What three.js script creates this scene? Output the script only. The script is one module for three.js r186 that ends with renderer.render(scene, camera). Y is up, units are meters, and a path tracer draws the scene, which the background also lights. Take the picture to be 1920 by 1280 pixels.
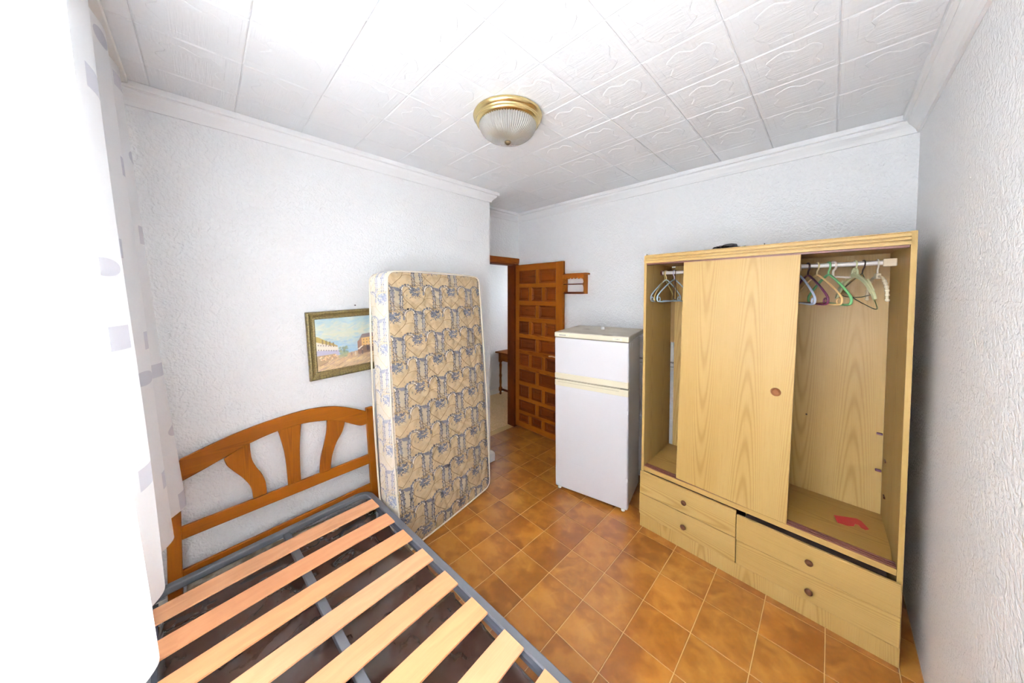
import * as THREE from 'three';
import { RoundedBoxGeometry } from 'three/addons/geometries/RoundedBoxGeometry.js';
import { mergeGeometries, mergeVertices, toCreasedNormals } from 'three/addons/utils/BufferGeometryUtils.js';

// ---------------------------------------------------------------- camera, sky, exposure
const scene = new THREE.Scene();
const camera = new THREE.PerspectiveCamera(94.80, 1920 / 1280, 0.02, 60);
camera.position.set(0, 1.7, 0);
camera.rotation.set(-0.0338, -0.78216, 0.0006, 'YXZ');
camera.setViewOffset(1920, 1280, -5.5, 69.4, 1920, 1280);   // the photographer's shifted lens
const renderer = new THREE.WebGLRenderer({ antialias: true });
renderer.toneMapping = THREE.LinearToneMapping;
renderer.toneMappingExposure = 2.08;
renderer.shadowMap.enabled = true;
scene.background = new THREE.Color(0.92, 0.96, 1.0);         // bright overcast sky, enters through the windows only
scene.backgroundIntensity = 30;

// ---------------------------------------------------------------- helpers
let seed = 7;
const rnd = () => { seed = (seed * 1664525 + 1013904223) >>> 0; return seed / 4294967296; };
const rr = (a, b) => a + (b - a) * rnd();
const taken = {};
const numbered = (n) => { const k = taken[n] = (taken[n] ?? -1) + 1; return k ? n + '_' + String(k).padStart(3, '0') : n; };
const shadow = (m) => { m.castShadow = m.receiveShadow = true; return m; };
function part(name, geo, mat, parent) { const m = shadow(new THREE.Mesh(geo, mat)); m.name = numbered(name); parent.add(m); return m; }
function tag(o, label, category, group) { o.userData.label = label; o.userData.category = category; if (group) o.userData.group = group; return o; }
function thing(name, label, category, pos = [0, 0, 0], rot = [0, 0, 0], group) {
  const g = new THREE.Group(); g.name = numbered(name); g.position.set(...pos); g.rotation.set(rot[0], rot[1], rot[2], 'YXZ'); scene.add(g);
  return tag(g, label, category, group);
}
function setting(name, geo, mat) { const m = geo ? shadow(new THREE.Mesh(geo, mat)) : new THREE.Group(); m.name = numbered(name); m.userData.kind = 'structure'; scene.add(m); return m; }
const merge = (...gs) => mergeGeometries(gs.flat().map((g) => { g = g.index ? g.toNonIndexed() : g; for (const k of Object.keys(g.attributes)) if (!['position', 'normal', 'uv'].includes(k)) g.deleteAttribute(k); if (!g.attributes.uv) g.setAttribute('uv', new THREE.BufferAttribute(new Float32Array(g.attributes.position.count * 2), 2)); return g; }));
// uv in metres from the dominant face direction; v runs along the grain axis (0 x, 1 y, 2 z)
function muv(geo, grain = 1, ou = 0, ov = 0) {
  const g = geo.index ? geo.toNonIndexed() : geo, p = g.attributes.position, n = g.attributes.normal, uv = new Float32Array(p.count * 2);
  for (let i = 0; i < p.count; i += 3) {
    const s = [0, 0, 0];
    for (let k = 0; k < 3; k++) { s[0] += Math.abs(n.getX(i + k)); s[1] += Math.abs(n.getY(i + k)); s[2] += Math.abs(n.getZ(i + k)); }
    const ax = s.indexOf(Math.max(...s)), rest = [0, 1, 2].filter((a) => a !== ax);
    const v = rest.includes(grain) ? grain : rest[1], u = rest.find((a) => a !== v);
    for (let k = 0; k < 3; k++) { uv[(i + k) * 2] = p.getComponent(i + k, u) + ou; uv[(i + k) * 2 + 1] = p.getComponent(i + k, v) + ov; }
  }
  g.setAttribute('uv', new THREE.BufferAttribute(uv, 2));
  return g;
}
function box(x0, x1, y0, y1, z0, z1, r = 0, seg = 1) {
  const w = x1 - x0, h = y1 - y0, d = z1 - z0, g = r ? new RoundedBoxGeometry(w, h, d, seg, r) : new THREE.BoxGeometry(w, h, d);
  return g.translate((x0 + x1) / 2, (y0 + y1) / 2, (z0 + z1) / 2);
}
const V = (x, y, z) => new THREE.Vector3(x, y, z);
function tube(points, r, seg = 40, radial = 6, closed = false) { return new THREE.TubeGeometry(new THREE.CatmullRomCurve3(points.map((p) => V(...p)), closed, 'centripetal'), seg, r, radial, closed); }
function lathe(pts, seg = 32) { return new THREE.LatheGeometry(pts.map((p) => new THREE.Vector2(...p)), seg); }
function extrude(shape, depth, bevel = 0, seg = 12) { return new THREE.ExtrudeGeometry(shape, { depth: depth - 2 * bevel, bevelEnabled: bevel > 0, bevelThickness: bevel, bevelSize: bevel, bevelOffset: -bevel, bevelSegments: 2, curveSegments: seg }).translate(0, 0, bevel); }
function poly(pts) { const s = new THREE.Shape(); pts.forEach((p, i) => (i ? s.lineTo(...p) : s.moveTo(...p))); s.closePath(); return s; }
function smooth(pts, n = 40) { return new THREE.SplineCurve(pts.map((p) => new THREE.Vector2(...p))).getPoints(n).map((p) => [p.x, p.y]); }
// sweeps a profile [(distance into the room, height)] along a path [(x, z)] with mitred corners
function sweep(path, profile, closed = false) {
  const n = path.length, off = [];
  const dir = (i) => { const a = path[i % n], b = path[(i + 1) % n], l = Math.hypot(b[0] - a[0], b[1] - a[1]); return [-(b[1] - a[1]) / l, (b[0] - a[0]) / l]; };
  for (let i = 0; i < n; i++) {
    const a = i || closed ? dir((i + n - 1) % n) : dir(0), b = i < n - 1 || closed ? dir(i) : dir(n - 2), k = 1 + a[0] * b[0] + a[1] * b[1];
    off.push([(a[0] + b[0]) / k, (a[1] + b[1]) / k]);
  }
  const pos = [], at = (i, j) => { i %= n; return [path[i][0] + off[i][0] * profile[j][0], profile[j][1], path[i][1] + off[i][1] * profile[j][0]]; };
  for (let i = 0; i < (closed ? n : n - 1); i++) for (let j = 0; j < profile.length - 1; j++) {
    const a = at(i, j), b = at(i + 1, j), c = at(i + 1, j + 1), d = at(i, j + 1);
    pos.push(...a, ...b, ...c, ...a, ...c, ...d);
  }
  if (!closed) for (const i of [0, n - 1]) { const f = THREE.ShapeUtils.triangulateShape(profile.map((p) => new THREE.Vector2(...p)), []); for (const t of f) for (const j of i ? t : [...t].reverse()) pos.push(...at(i, j)); }
  const g = new THREE.BufferGeometry(); g.setAttribute('position', new THREE.BufferAttribute(new Float32Array(pos), 3)); g.computeVertexNormals();
  return muv(g, 0);
}

// ---------------------------------------------------------------- noise and textures
const H = new Float32Array(65536); for (let i = 0; i < 65536; i++) H[i] = rnd();
const hash = (x, y, s) => H[((x * 374761 + y * 668265 + s * 9973) >>> 0) & 65535];
function vn(x, y, s = 0, px = 0, py = 0) {   // value noise, periodic when px, py given
  const xi = Math.floor(x), yi = Math.floor(y), m = (a, p) => (p ? ((a % p) + p) % p : a);
  let fx = x - xi, fy = y - yi; fx = fx * fx * (3 - 2 * fx); fy = fy * fy * (3 - 2 * fy);
  const a = hash(m(xi, px), m(yi, py), s), b = hash(m(xi + 1, px), m(yi, py), s), c = hash(m(xi, px), m(yi + 1, py), s), d = hash(m(xi + 1, px), m(yi + 1, py), s);
  return a + (b - a) * fx + (c - a) * fy + (a - b - c + d) * fx * fy;
}
function fbm(x, y, s, oct, px = 0, py = 0) { let t = 0, a = 0.5, n = 0; for (let o = 0; o < oct; o++) { const k = 1 << o; t += a * vn(x * k, y * k, s + o * 17, px * k, py * k); n += a; a /= 2; } return t / n; }
// fn(u, v in 0..1) -> [r, g, b] in sRGB 0..255 or one number 0..1; (w, h) metres that the texture covers
function texture(W, Hh, w, h, fn, color = true) {
  const d = new Uint8Array(W * Hh * 4);
  for (let j = 0; j < Hh; j++) for (let i = 0; i < W; i++) {
    const c = fn((i + 0.5) / W, (j + 0.5) / Hh), o = (j * W + i) * 4;
    if (color) { d[o] = Math.min(255, Math.max(0, c[0])); d[o + 1] = Math.min(255, Math.max(0, c[1])); d[o + 2] = Math.min(255, Math.max(0, c[2])); } else d[o] = d[o + 1] = d[o + 2] = Math.min(255, Math.max(0, c * 255));
    d[o + 3] = 255;
  }
  const t = new THREE.DataTexture(d, W, Hh); t.wrapS = t.wrapT = THREE.RepeatWrapping; t.magFilter = THREE.LinearFilter; t.minFilter = THREE.LinearMipmapLinearFilter; t.generateMipmaps = true;
  if (color) t.colorSpace = THREE.SRGBColorSpace;
  t.repeat.set(1 / w, 1 / h); t.needsUpdate = true;
  return t;
}
function canvasTexture(W, Hh, draw, w, h) {
  const c = document.createElement('canvas'); c.width = W; c.height = Hh; draw(c.getContext('2d'), W, Hh);
  const t = new THREE.CanvasTexture(c); t.colorSpace = THREE.SRGBColorSpace;
  if (w) { t.wrapS = t.wrapT = THREE.RepeatWrapping; t.repeat.set(1 / w, 1 / h); }
  return t;
}
const mix3 = (a, b, t) => [a[0] + (b[0] - a[0]) * t, a[1] + (b[1] - a[1]) * t, a[2] + (b[2] - a[2]) * t];
const sst = (a, b, x) => { x = Math.min(1, Math.max(0, (x - a) / (b - a))); return x * x * (3 - 2 * x); };
// flat-sawn grain: nested arches along v in bands `band` metres wide, straight grain between
function grainTexture(W, Hh, w, h, band, pale, mid, dark, strength, s, wobble = 1.6) {
  return texture(W, Hh, w, h, (a, b) => {
    const u = a * w, v = b * h, k = Math.floor(u / band), c = (k + 0.5 + (hash(k, 3, s) - 0.5) * 0.3) * band, du = (u - c) / band;
    const wob = fbm(u * 3, v * 1.1, s, 3) * 1.1 + fbm(u * 9, v * 3, s + 5, 2) * 0.12;
    const f = du * du * 60 + v * 4.2 * (hash(k, 9, s) > 0.5 ? 1 : -1) + wob * wobble;
    let ring = 0.5 + 0.5 * Math.sin(f * 6.283); ring = Math.pow(ring, 2.4) * (0.35 + 0.65 * Math.exp(-Math.pow(du * 4.2, 2)));
    const fine = vn(u * 420, v * 7, s + 2) * 0.6 + vn(u * 900, v * 20, s + 4) * 0.4, broad = fbm(u * 5, v * 0.8, s + 9, 3);
    return mix3(mix3(pale, mid, sst(0.25, 0.75, broad) * 0.8 + (fine - 0.5) * 0.5), dark, (ring * 0.75 + Math.max(0, fine - 0.62) * 0.8) * strength);
  });
}
const M = (o) => new THREE.MeshPhysicalMaterial(o);
const oakMap = grainTexture(768, 1024, 1.2, 2.1, 0.27, [160, 132, 80], [151, 121, 67], [120, 88, 38], 0.55, 21);
const pineMap = grainTexture(512, 768, 0.5, 1.1, 0.13, [124, 68, 2], [110, 58, 2], [78, 37, 1], 0.55, 41, 2.4);
const redMap = grainTexture(512, 768, 0.5, 1.1, 0.15, [128, 70, 9], [110, 57, 5], [68, 31, 1], 0.6, 61, 2.4);
const beechMap = texture(512, 256, 0.5, 1.0, (a, b) => { const u = a * 0.5, v = b, r = vn(u * 60 + fbm(v * 6, u * 8, 3, 2) * 6, v * 5, 71), f = vn(u * 700, v * 14, 73); return mix3([218, 162, 120], [202, 142, 101], r * 0.6 + f * 0.4); });
const oak = M({ map: oakMap, roughness: 0.5, clearcoat: 0.12, clearcoatRoughness: 0.3, specularIntensity: 0.6, bumpMap: oakMap, bumpScale: 0.0003 });
const pine = M({ map: pineMap, roughness: 0.55, specularIntensity: 0.2 });
const redwood = M({ map: redMap, roughness: 0.55, specularIntensity: 0.2 });
const redwoodMid = M({ map: redMap, color: 0xd2ba98, roughness: 0.55, specularIntensity: 0.2 });
const redwoodDark = M({ map: redMap, color: 0xb29a78, roughness: 0.55, specularIntensity: 0.2 });
const beech = [0xffffff, 0xf6eee6, 0xfff2e4].map((c) => M({ map: beechMap, color: c, roughness: 0.45 }));
const stucco = texture(512, 512, 0.42, 0.42, (a, b) => { const x = a * 42, y = b * 42, w = vn(x / 3, y / 3, 5, 14, 14) * 2, n = vn(x + w, y * 0.8 + w, 1, 0, 0) * 0.6 + fbm(a * 64, b * 64, 7, 3, 64, 64) * 0.7; return sst(0.3, 0.95, n); }, false);
const wallWhite = M({ color: 0xf2f3f4, roughness: 0.9, bumpMap: stucco, bumpScale: 0.0024 });
const plainWhite = M({ color: 0xf2f3f4, roughness: 0.85 });
const brushed = texture(512, 512, 0.3075, 0.306, (a, b) => { const q = (a > 0.3) + 2 * (b > 0.35) + (a > 0.72) + (b > 0.7), n = q % 2 ? vn(a * 90, b * 6, 3, 90, 6) : vn(a * 6, b * 90, 4, 6, 90); return 0.5 * n + 0.5 * fbm(a * 20, b * 20, 8, 3, 20, 20); }, false);
const ceilingWhite = M({ color: 0xeff2f5, roughness: 0.7, bumpMap: brushed, bumpScale: 0.0012 });
const floorMap = texture(1024, 1024, 1.6, 1.6, (a, b) => {
  const x = a * 8, y = b * 8, wx = fbm(x, y, 1, 3, 8, 8) * 2.2, wy = fbm(x + 3, y + 1, 2, 3, 8, 8) * 2.2, n = fbm(x + wx, y + wy, 3, 5), m = fbm(a * 40, b * 40, 6, 3, 40, 40), vein = 1 - Math.min(1, Math.abs(fbm(x * 0.9 + wy, y * 0.9 + wx, 9, 3) - 0.52) * 22);
  let c = mix3([118, 69, 16], [156, 105, 42], sst(0.28, 0.72, n * 0.8 + m * 0.2));
  return mix3(c, [172, 126, 72], vein * 0.22 * sst(0.4, 0.7, m));
});
const floorMats = [0xffffff, 0xf4ece4, 0xfff6ea, 0xf0e6da].map((c) => M({ map: floorMap, color: c, roughness: 0.3, clearcoat: 0.35, clearcoatRoughness: 0.22 }));
const grout = M({ color: 0xc0a070, roughness: 0.9 });
const steel = M({ color: 0x6b6d72, roughness: 0.5, metalness: 0.25 });
const darkGap = M({ color: 0x3a2a20, roughness: 0.8 });
const brownPlastic = M({ color: 0x5b2d1c, roughness: 0.4 });
const whitePlastic = M({ color: 0xf2f1ec, roughness: 0.35 });
const brass = M({ color: 0xc4b07c, roughness: 0.24, metalness: 1 });

// ---------------------------------------------------------------- the room
const XW = -0.33, XR = 2.87, ZL = -2.41, ZD = -2.83, ZB = 0.33, XN = 2.04, HC = 2.7;
setting('wall_left', muv(merge(box(XW - 0.15, XN, -0.1, HC + 0.1, ZD - 0.1, ZL)), 1), wallWhite);
setting('wall_right', muv(box(XR, XR + 0.15, -0.1, HC + 0.1, ZD - 0.1, ZB + 0.15), 1), wallWhite);
setting('wall_rear', muv(box(XW - 0.15, XR, -0.1, HC + 0.1, ZB, ZB + 0.15), 1), wallWhite);
setting('wall_door', muv(merge(box(XN, XR, 2.09, HC + 0.1, ZD - 0.1, ZD), box(2.805, XR, 0, 2.09, ZD - 0.1, ZD)), 1), wallWhite);
const WZ0 = -1.3, WZ1 = 0.29, WY0 = 0.8, WY1 = 2.42;
setting('wall_window', muv(merge(box(XW - 0.15, XW, -0.1, WY0, ZL, ZB), box(XW - 0.15, XW, WY1, HC + 0.1, ZL, ZB), box(XW - 0.15, XW, WY0, WY1, ZL, WZ0), box(XW - 0.15, XW, WY0, WY1, WZ1, ZB)), 1), wallWhite);
{
  const w = setting('window_1');
  const fr = (z0, z1) => merge(box(-0.44, -0.39, WY0, WY0 + 0.05, z0, z1), box(-0.44, -0.39, WY1 - 0.05, WY1, z0, z1), box(-0.44, -0.39, WY0, WY1, z0, z0 + 0.05), box(-0.44, -0.39, WY0, WY1, z1 - 0.05, z1));
  const glass = M({ color: 0xffffff, transmission: 1, roughness: 0, ior: 1.5 }), zm = (WZ0 + WZ1) / 2;
  for (const [a, b] of [[WZ0, zm], [zm, WZ1]]) { part('window_frame', fr(a, b), whitePlastic, w); part('window_pane', box(-0.418, -0.414, WY0 + 0.05, WY1 - 0.05, a + 0.05, b - 0.05), glass, w); }
}
// cells of a tile grid clipped to the room (with its door niche)
function cells(x0, px, z0, pz, gap) {
  const out = [], rect = (a, b, c, d, k, m) => { if (b - a > 0.012 && d - c > 0.012) out.push({ a: a + gap, b: b - gap, c: c + gap, d: d - gap, full: b - a > px - 1e-4 && d - c > pz - 1e-4, k, m }); };
  for (let k = Math.floor((XW - x0) / px); x0 + k * px < XR; k++) for (let m = Math.floor((ZD - z0) / pz); z0 + m * pz < ZB; m++) {
    const a = Math.max(XW, x0 + k * px), b = Math.min(XR, x0 + (k + 1) * px), c = Math.max(ZD, z0 + m * pz), d = Math.min(ZB, z0 + (m + 1) * pz);
    if (c >= ZL || a >= XN) rect(a, b, c, d, k, m);
    else if (b <= XN) rect(a, b, ZL, d, k, m);
    else { rect(a, XN, ZL, d, k, m); rect(XN, b, c, d, k, m); }
  }
  return out;
}
{ // floor: glazed tiles in pale grout
  const f = setting('floor');
  part('grout', muv(merge(box(XW, XR, -0.08, -0.0025, ZL, ZB), box(XN, XR, -0.08, -0.0025, ZD - 0.1, ZL)), 0), grout, f);
  const full = {};
  for (const c of cells(0.0291, 0.2385, 0.0206, 0.2385, 0.0016)) {
    const w = c.b - c.a, d = c.d - c.c, v = Math.floor(rnd() * 12); let g = c.full && full[v];
    if (!g) {
      const t = 0.0018; g = merge(box(-w / 2 + t, w / 2 - t, -0.006, 0, -d / 2 + t, d / 2 - t)); const p = [], y1 = -0.0012;
      const ring = (r, y) => [[-w / 2 + r, y, -d / 2 + r], [w / 2 - r, y, -d / 2 + r], [w / 2 - r, y, d / 2 - r], [-w / 2 + r, y, d / 2 - r]], A = ring(t, 0), B = ring(0, y1), C = ring(0, -0.006);
      for (let i = 0; i < 4; i++) { const j = (i + 1) % 4; p.push(...A[i], ...A[j], ...B[j], ...A[i], ...B[j], ...B[i], ...B[i], ...B[j], ...C[j], ...B[i], ...C[j], ...C[i]); }
      p.push(...A[0], ...A[3], ...A[2], ...A[0], ...A[2], ...A[1]);
      g = new THREE.BufferGeometry(); g.setAttribute('position', new THREE.BufferAttribute(new Float32Array(p), 3)); g.computeVertexNormals(); g = muv(g, 2, rr(0.13, 1.47), rr(0.13, 1.47));
      if (c.full) full[v] = g;
    }
    part('tile', g, floorMats[Math.floor(rnd() * 4)], f).position.set((c.a + c.b) / 2, 0, (c.c + c.d) / 2);
  }
}
{ // ceiling: embossed panels
  const f = setting('ceiling');
  part('ceiling_slab', muv(merge(box(XW, XR, HC + 0.008, HC + 0.1, ZL, ZB), box(XN, XR, HC + 0.008, HC + 0.1, ZD, ZL)), 0), plainWhite, f);
  // raised motif with waving sides, and a low bar beside it; y up is into the ceiling
  const wave = (x0, x1, z0, z1, a) => { const m = (p, q) => [(p + q) / 2]; const c = [[x0, z0 + a], [x0 + a, z0], [(x0 + x1) / 2 - a, z0 + a * 0.5], [(x0 + x1) / 2 + a, z0 - a * 0.5], [x1 - a, z0], [x1, z0 + a], [x1 - a * 0.6, (z0 + z1) / 2 - a], [x1 + a * 0.7, (z0 + z1) / 2 + a], [x1, z1 - a], [x1 - a, z1], [(x0 + x1) / 2 + a, z1 - a * 0.5], [(x0 + x1) / 2 - a, z1 + a * 0.5], [x0 + a, z1], [x0, z1 - a], [x0 + a * 0.6, (z0 + z1) / 2 + a], [x0 - a * 0.7, (z0 + z1) / 2 - a]]; return new THREE.CatmullRomCurve3(c.map(([x, z]) => V(x, 0, z)), true).getPoints(44).slice(0, -1).map((p) => [p.x, p.z]); };
  const motif = (pts, h) => new THREE.ExtrudeGeometry(poly(pts), { depth: 0.001, bevelEnabled: true, bevelThickness: h, bevelSize: h * 4, bevelOffset: -h * 4, bevelSegments: 2, curveSegments: 1 }).rotateX(Math.PI / 2).translate(0, 0.001, 0);
  const relief = [motif(wave(-0.095, 0.085, -0.075, 0.095, 0.024), 0.0018), motif(poly2(-0.145, 0.03, -0.135, -0.105), 0.001), motif(poly2(0.1, 0.135, -0.05, 0.14), 0.001)];
  function poly2(x0, x1, z0, z1) { return [[x0, z0], [x1, z0], [x1, z1], [x0, z1]]; }
  const slab = (w, d) => {
    const p = [], t = 0.0055, ring = (r, y) => [[-w / 2 + r, y, -d / 2 + r], [w / 2 - r, y, -d / 2 + r], [w / 2 - r, y, d / 2 - r], [-w / 2 + r, y, d / 2 - r]], A = ring(t, 0), B = ring(0, 0.0032), C = ring(0, 0.009);
    for (let i = 0; i < 4; i++) { const j = (i + 1) % 4; p.push(...A[i], ...B[j], ...A[j], ...A[i], ...B[i], ...B[j], ...B[i], ...C[j], ...B[j], ...B[i], ...C[i], ...C[j]); }
    p.push(...A[0], ...A[1], ...A[2], ...A[0], ...A[2], ...A[3]);
    const g = new THREE.BufferGeometry(); g.setAttribute('position', new THREE.BufferAttribute(new Float32Array(p), 3)); g.computeVertexNormals(); return muv(g, 2);
  };
  let whole;
  for (const c of cells(2.606 - 0.3075 * 20, 0.3075, 0.002 - 0.306 * 20, 0.306, 0.0004)) {
    const w = c.b - c.a, d = c.d - c.c; let g;
    if (c.full) g = whole ??= muv(merge(slab(w, d), ...relief), 2, 0.154, 0.153); else g = slab(w, d);
    part('ceiling_panel', g, ceilingWhite, f).position.set((c.a + c.b) / 2, HC, (c.c + c.d) / 2);
  }
}
setting('trim_1', sweep([[XW, ZL], [XN, ZL], [XN, ZD], [XR, ZD], [XR, ZB], [XW, ZB]], [[0.0005, 2.605], [0.012, 2.605], [0.014, 2.612], [0.018, 2.622], [0.03, 2.636], [0.046, 2.65], [0.052, 2.662], [0.052, 2.668], [0.066, 2.67], [0.07, 2.676], [0.07, 2.699], [0.0005, 2.699], [0.0005, 2.605]].reverse(), true), plainWhite);
setting('baseboard_left', sweep([[XW, ZL], [XN, ZL], [XN, ZD + 0.001]], [[0, 0.001], [0.034, 0.001], [0.036, 0.06], [0.033, 0.085], [0.022, 0.1], [0.008, 0.107], [0, 0.108]].reverse()), whitePlastic);
{ // door casing and the open panelled door
  const c = setting('trim_2');
  const prof = [[-0.0, ZD + 0.001], [-0.0, ZD + 0.012], [0.012, ZD + 0.018], [0.03, ZD + 0.022], [0.062, ZD + 0.022], [0.07, ZD + 0.016], [0.072, ZD + 0.001]];
  part('lintel', muv(extrude(poly(prof.map(([y, z]) => [-z, y])), XR - 0.002 - XN, 0).rotateY(Math.PI / 2).translate(XN + 0.001, 2.078, 0), 0), redwood, c);
  part('jamb', muv(merge(box(2.787, 2.803, 0, 2.078, ZD - 0.11, ZD + 0.004), box(2.787, 2.868, 0, 2.076, ZD + 0.0005, ZD + 0.012)), 1, 0.3), redwoodDark, c);
  part('head_jamb', muv(box(XN + 0.002, 2.803, 2.06, 2.078, ZD - 0.11, ZD + 0.004), 0), redwoodDark, c);
}
{
  const d = setting('door_1'); d.position.set(2.806, 0.025, ZD + 0.018);   // hinge at the local origin, width along z, room side faces -x
  const W = 0.735, y0 = 0, y1 = 2.035, T = 0.036;
  part('stile', muv(box(0, T, y0, y1, 0, 0.062, 0.003), 1, 0.1), redwood, d); part('stile', muv(box(0, T, y0, y1, W - 0.098, W, 0.003), 1, 0.33), redwood, d);
  part('core', muv(box(0.014, T - 0.01, 0.05, y1 - 0.04, 0.05, W - 0.09), 2), redwoodDark, d);
  const rows = [[1.979, 1.82], [1.77, 1.61], [1.555, 1.405], [1.352, 1.2], [1.148, 1.0], [0.948, 0.8], [0.748, 0.605], [0.555, 0.41], [0.362, 0.232], [0.19, 0.09]].map((r) => r.map((y) => y - 0.02));
  const rail = (a, b, o) => part('rail', muv(box(0.0005, T - 0.0005, a, b, 0.06, W - 0.097, 0.007, 2), 2, o, o * 2), redwood, d);
  rail(rows[0][0], y1, 0.2); rail(y0, rows[9][1], 0.4);
  for (let i = 0; i < 9; i++) rail(rows[i + 1][0], rows[i][1], i * 0.07);
  rows.forEach(([t, b], i) => {
    const cuts = i % 2 ? [[0.224, 0.274], [0.43, 0.482]] : [[0.334, 0.388]], edges = [0.062, ...cuts.flat(), W - 0.098];
    for (const [p, q] of cuts) part('mullion', muv(box(0.0015, T - 0.0015, b - 0.001, t + 0.001, p, q, 0.007, 2), 1, i * 0.06, i * 0.11), redwood, d);
    for (let k = 0; k < edges.length; k += 2) {
      const p = edges[k], q = edges[k + 1], A = (x, e) => [[x, b + e, p + e], [x, b + e, q - e], [x, t - e, q - e], [x, t - e, p + e]], pos = [];
      const L = [A(0.004, 0), A(0.012, 0.014), A(0.016, 0.016), A(0.008, 0.036)];
      for (let l = 0; l < 3; l++) for (let e = 0; e < 4; e++) { const f = (e + 1) % 4; pos.push(...L[l][e], ...L[l][f], ...L[l + 1][f], ...L[l][e], ...L[l + 1][f], ...L[l + 1][e]); }
      pos.push(...L[3][0], ...L[3][1], ...L[3][2], ...L[3][0], ...L[3][2], ...L[3][3]);
      const g = new THREE.BufferGeometry(); g.setAttribute('position', new THREE.BufferAttribute(new Float32Array(pos), 3)); g.computeVertexNormals();
      part('door_panel', muv(g, 2, i * 0.13 + k * 0.05, i * 0.31), rnd() < 0.6 ? redwoodDark : redwoodMid, d);
    }
  });
  const h = part('handle', merge(lathe([[0, 0], [0.024, 0], [0.024, 0.004], [0.012, 0.008], [0.009, 0.04], [0, 0.042]], 20).rotateZ(Math.PI / 2), tube([[-0.04, 0, 0], [-0.043, 0, -0.03], [-0.041, 0.003, -0.07], [-0.04, -0.003, -0.115]], 0.0075, 20, 8)), M({ color: 0xb9a48a, metalness: 1, roughness: 0.3 }), d);
  h.position.set(0, 0.97, W - 0.045); h.userData.label = 'worn metal lever handle';
}
{ // passage beyond the door
  const beige = texture(256, 256, 0.6, 0.6, (a, b) => { const n = fbm(a * 60, b * 60, 3, 2, 60, 60), m = fbm(a * 6, b * 6, 5, 3, 6, 6); return mix3([222, 188, 140], [196, 156, 104], sst(0.35, 0.7, n) * 0.6 + m * 0.4); });
  setting('hall_floor', muv(merge(box(0.8, 4.75, -0.08, -0.0005, -3.99, ZD - 0.1)), 0), M({ map: beige, roughness: 0.35 }));
  setting('wall_hall_back', muv(box(0.65, 4.9, 0, 2.7, -4.14, -3.99), 1), wallWhite);
  setting('wall_hall_front', muv(box(XR + 0.15, 4.75, 0, 2.7, ZD - 0.1, ZD + 0.05), 1), wallWhite);
  setting('wall_hall_left', muv(box(0.65, 0.8, 0, 2.7, -3.99, ZD - 0.1), 1), wallWhite);
  setting('wall_hall_right', muv(merge(box(4.75, 4.9, 0, 1.45, -3.99, ZD - 0.1), box(4.75, 4.9, 1.9, 2.7, -3.99, ZD - 0.1), box(4.75, 4.9, 1.45, 1.9, -3.99, -3.55), box(4.75, 4.9, 1.45, 1.9, -3.2, ZD - 0.1)), 1), wallWhite);
  setting('hall_ceiling', box(0.65, 4.9, 2.7, 2.8, -4.14, ZD - 0.1), plainWhite);
  setting('baseboard_hall', sweep([[0.8, -3.99], [4.75, -3.99]], [[0, 0], [0.012, 0], [0.012, 0.075], [0.006, 0.085], [0, 0.085]].reverse()), whitePlastic);
}

// ---------------------------------------------------------------- ceiling lamp
{
  const t = thing('ceiling_lamp', 'round flush ceiling lamp with brass ring and ribbed glass bowl', 'lamp', [1.232, HC, -1.298]);
  const b = part('brass_ring', lathe([[0.14, 0], [0.176, 0], [0.188, -0.006], [0.192, -0.014], [0.19, -0.024], [0.178, -0.03], [0.172, -0.036], [0.176, -0.043], [0.175, -0.051], [0.164, -0.058], [0.157, -0.061], [0.15, -0.06], [0.15, -0.03], [0.14, 0]], 72), brass, t);
  const seg = 288, rows = 22, g = new THREE.BufferGeometry(), pos = [], idx = [];
  for (let j = 0; j <= rows; j++) for (let i = 0; i <= seg; i++) { const f = j / rows, a = f * Math.PI / 2, r0 = 0.158 * Math.pow(Math.cos(a), 0.85), y = -0.05 - 0.1 * Math.sin(a), rib = (i % 4 < 2 ? 1 : -1) * 0.0034 * Math.min(1, (1 - f) * 1.6), r = Math.max(0.002, r0 + rib), q = i / seg * Math.PI * 2; pos.push(r * Math.cos(q), y, r * Math.sin(q)); }
  for (let j = 0; j < rows; j++) for (let i = 0; i < seg; i++) { const a = j * (seg + 1) + i, b2 = a + seg + 1; idx.push(a, a + 1, b2, a + 1, b2 + 1, b2); }
  g.setAttribute('position', new THREE.BufferAttribute(new Float32Array(pos), 3)); g.setIndex(idx); g.computeVertexNormals();
  part('glass_bowl', g, M({ color: 0xe2e1de, transmission: 0.72, roughness: 0.2, ior: 1.5 }), t);
  part('inner_plate', lathe([[0.0005, -0.012], [0.14, -0.012]], 40), M({ color: 0xf2f2f2, roughness: 0.6 }), t);
  for (const s of [-1, 1]) part('bulb', lathe([[0, -0.092], [0.012, -0.09], [0.024, -0.078], [0.028, -0.065], [0.024, -0.048], [0.014, -0.034], [0.013, -0.014], [0, -0.013]], 20).rotateX(0).translate(s * 0.06, 0, 0), M({ color: 0xe8e4da, roughness: 0.3 }), t);
  const n = part('finial', lathe([[0, -0.166], [0.009, -0.165], [0.014, -0.16], [0.0185, -0.155], [0.0185, -0.149], [0.011, -0.145], [0, -0.144]], 20), M({ color: 0x6b5a44, metalness: 0.9, roughness: 0.4 }), t);
}

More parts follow.
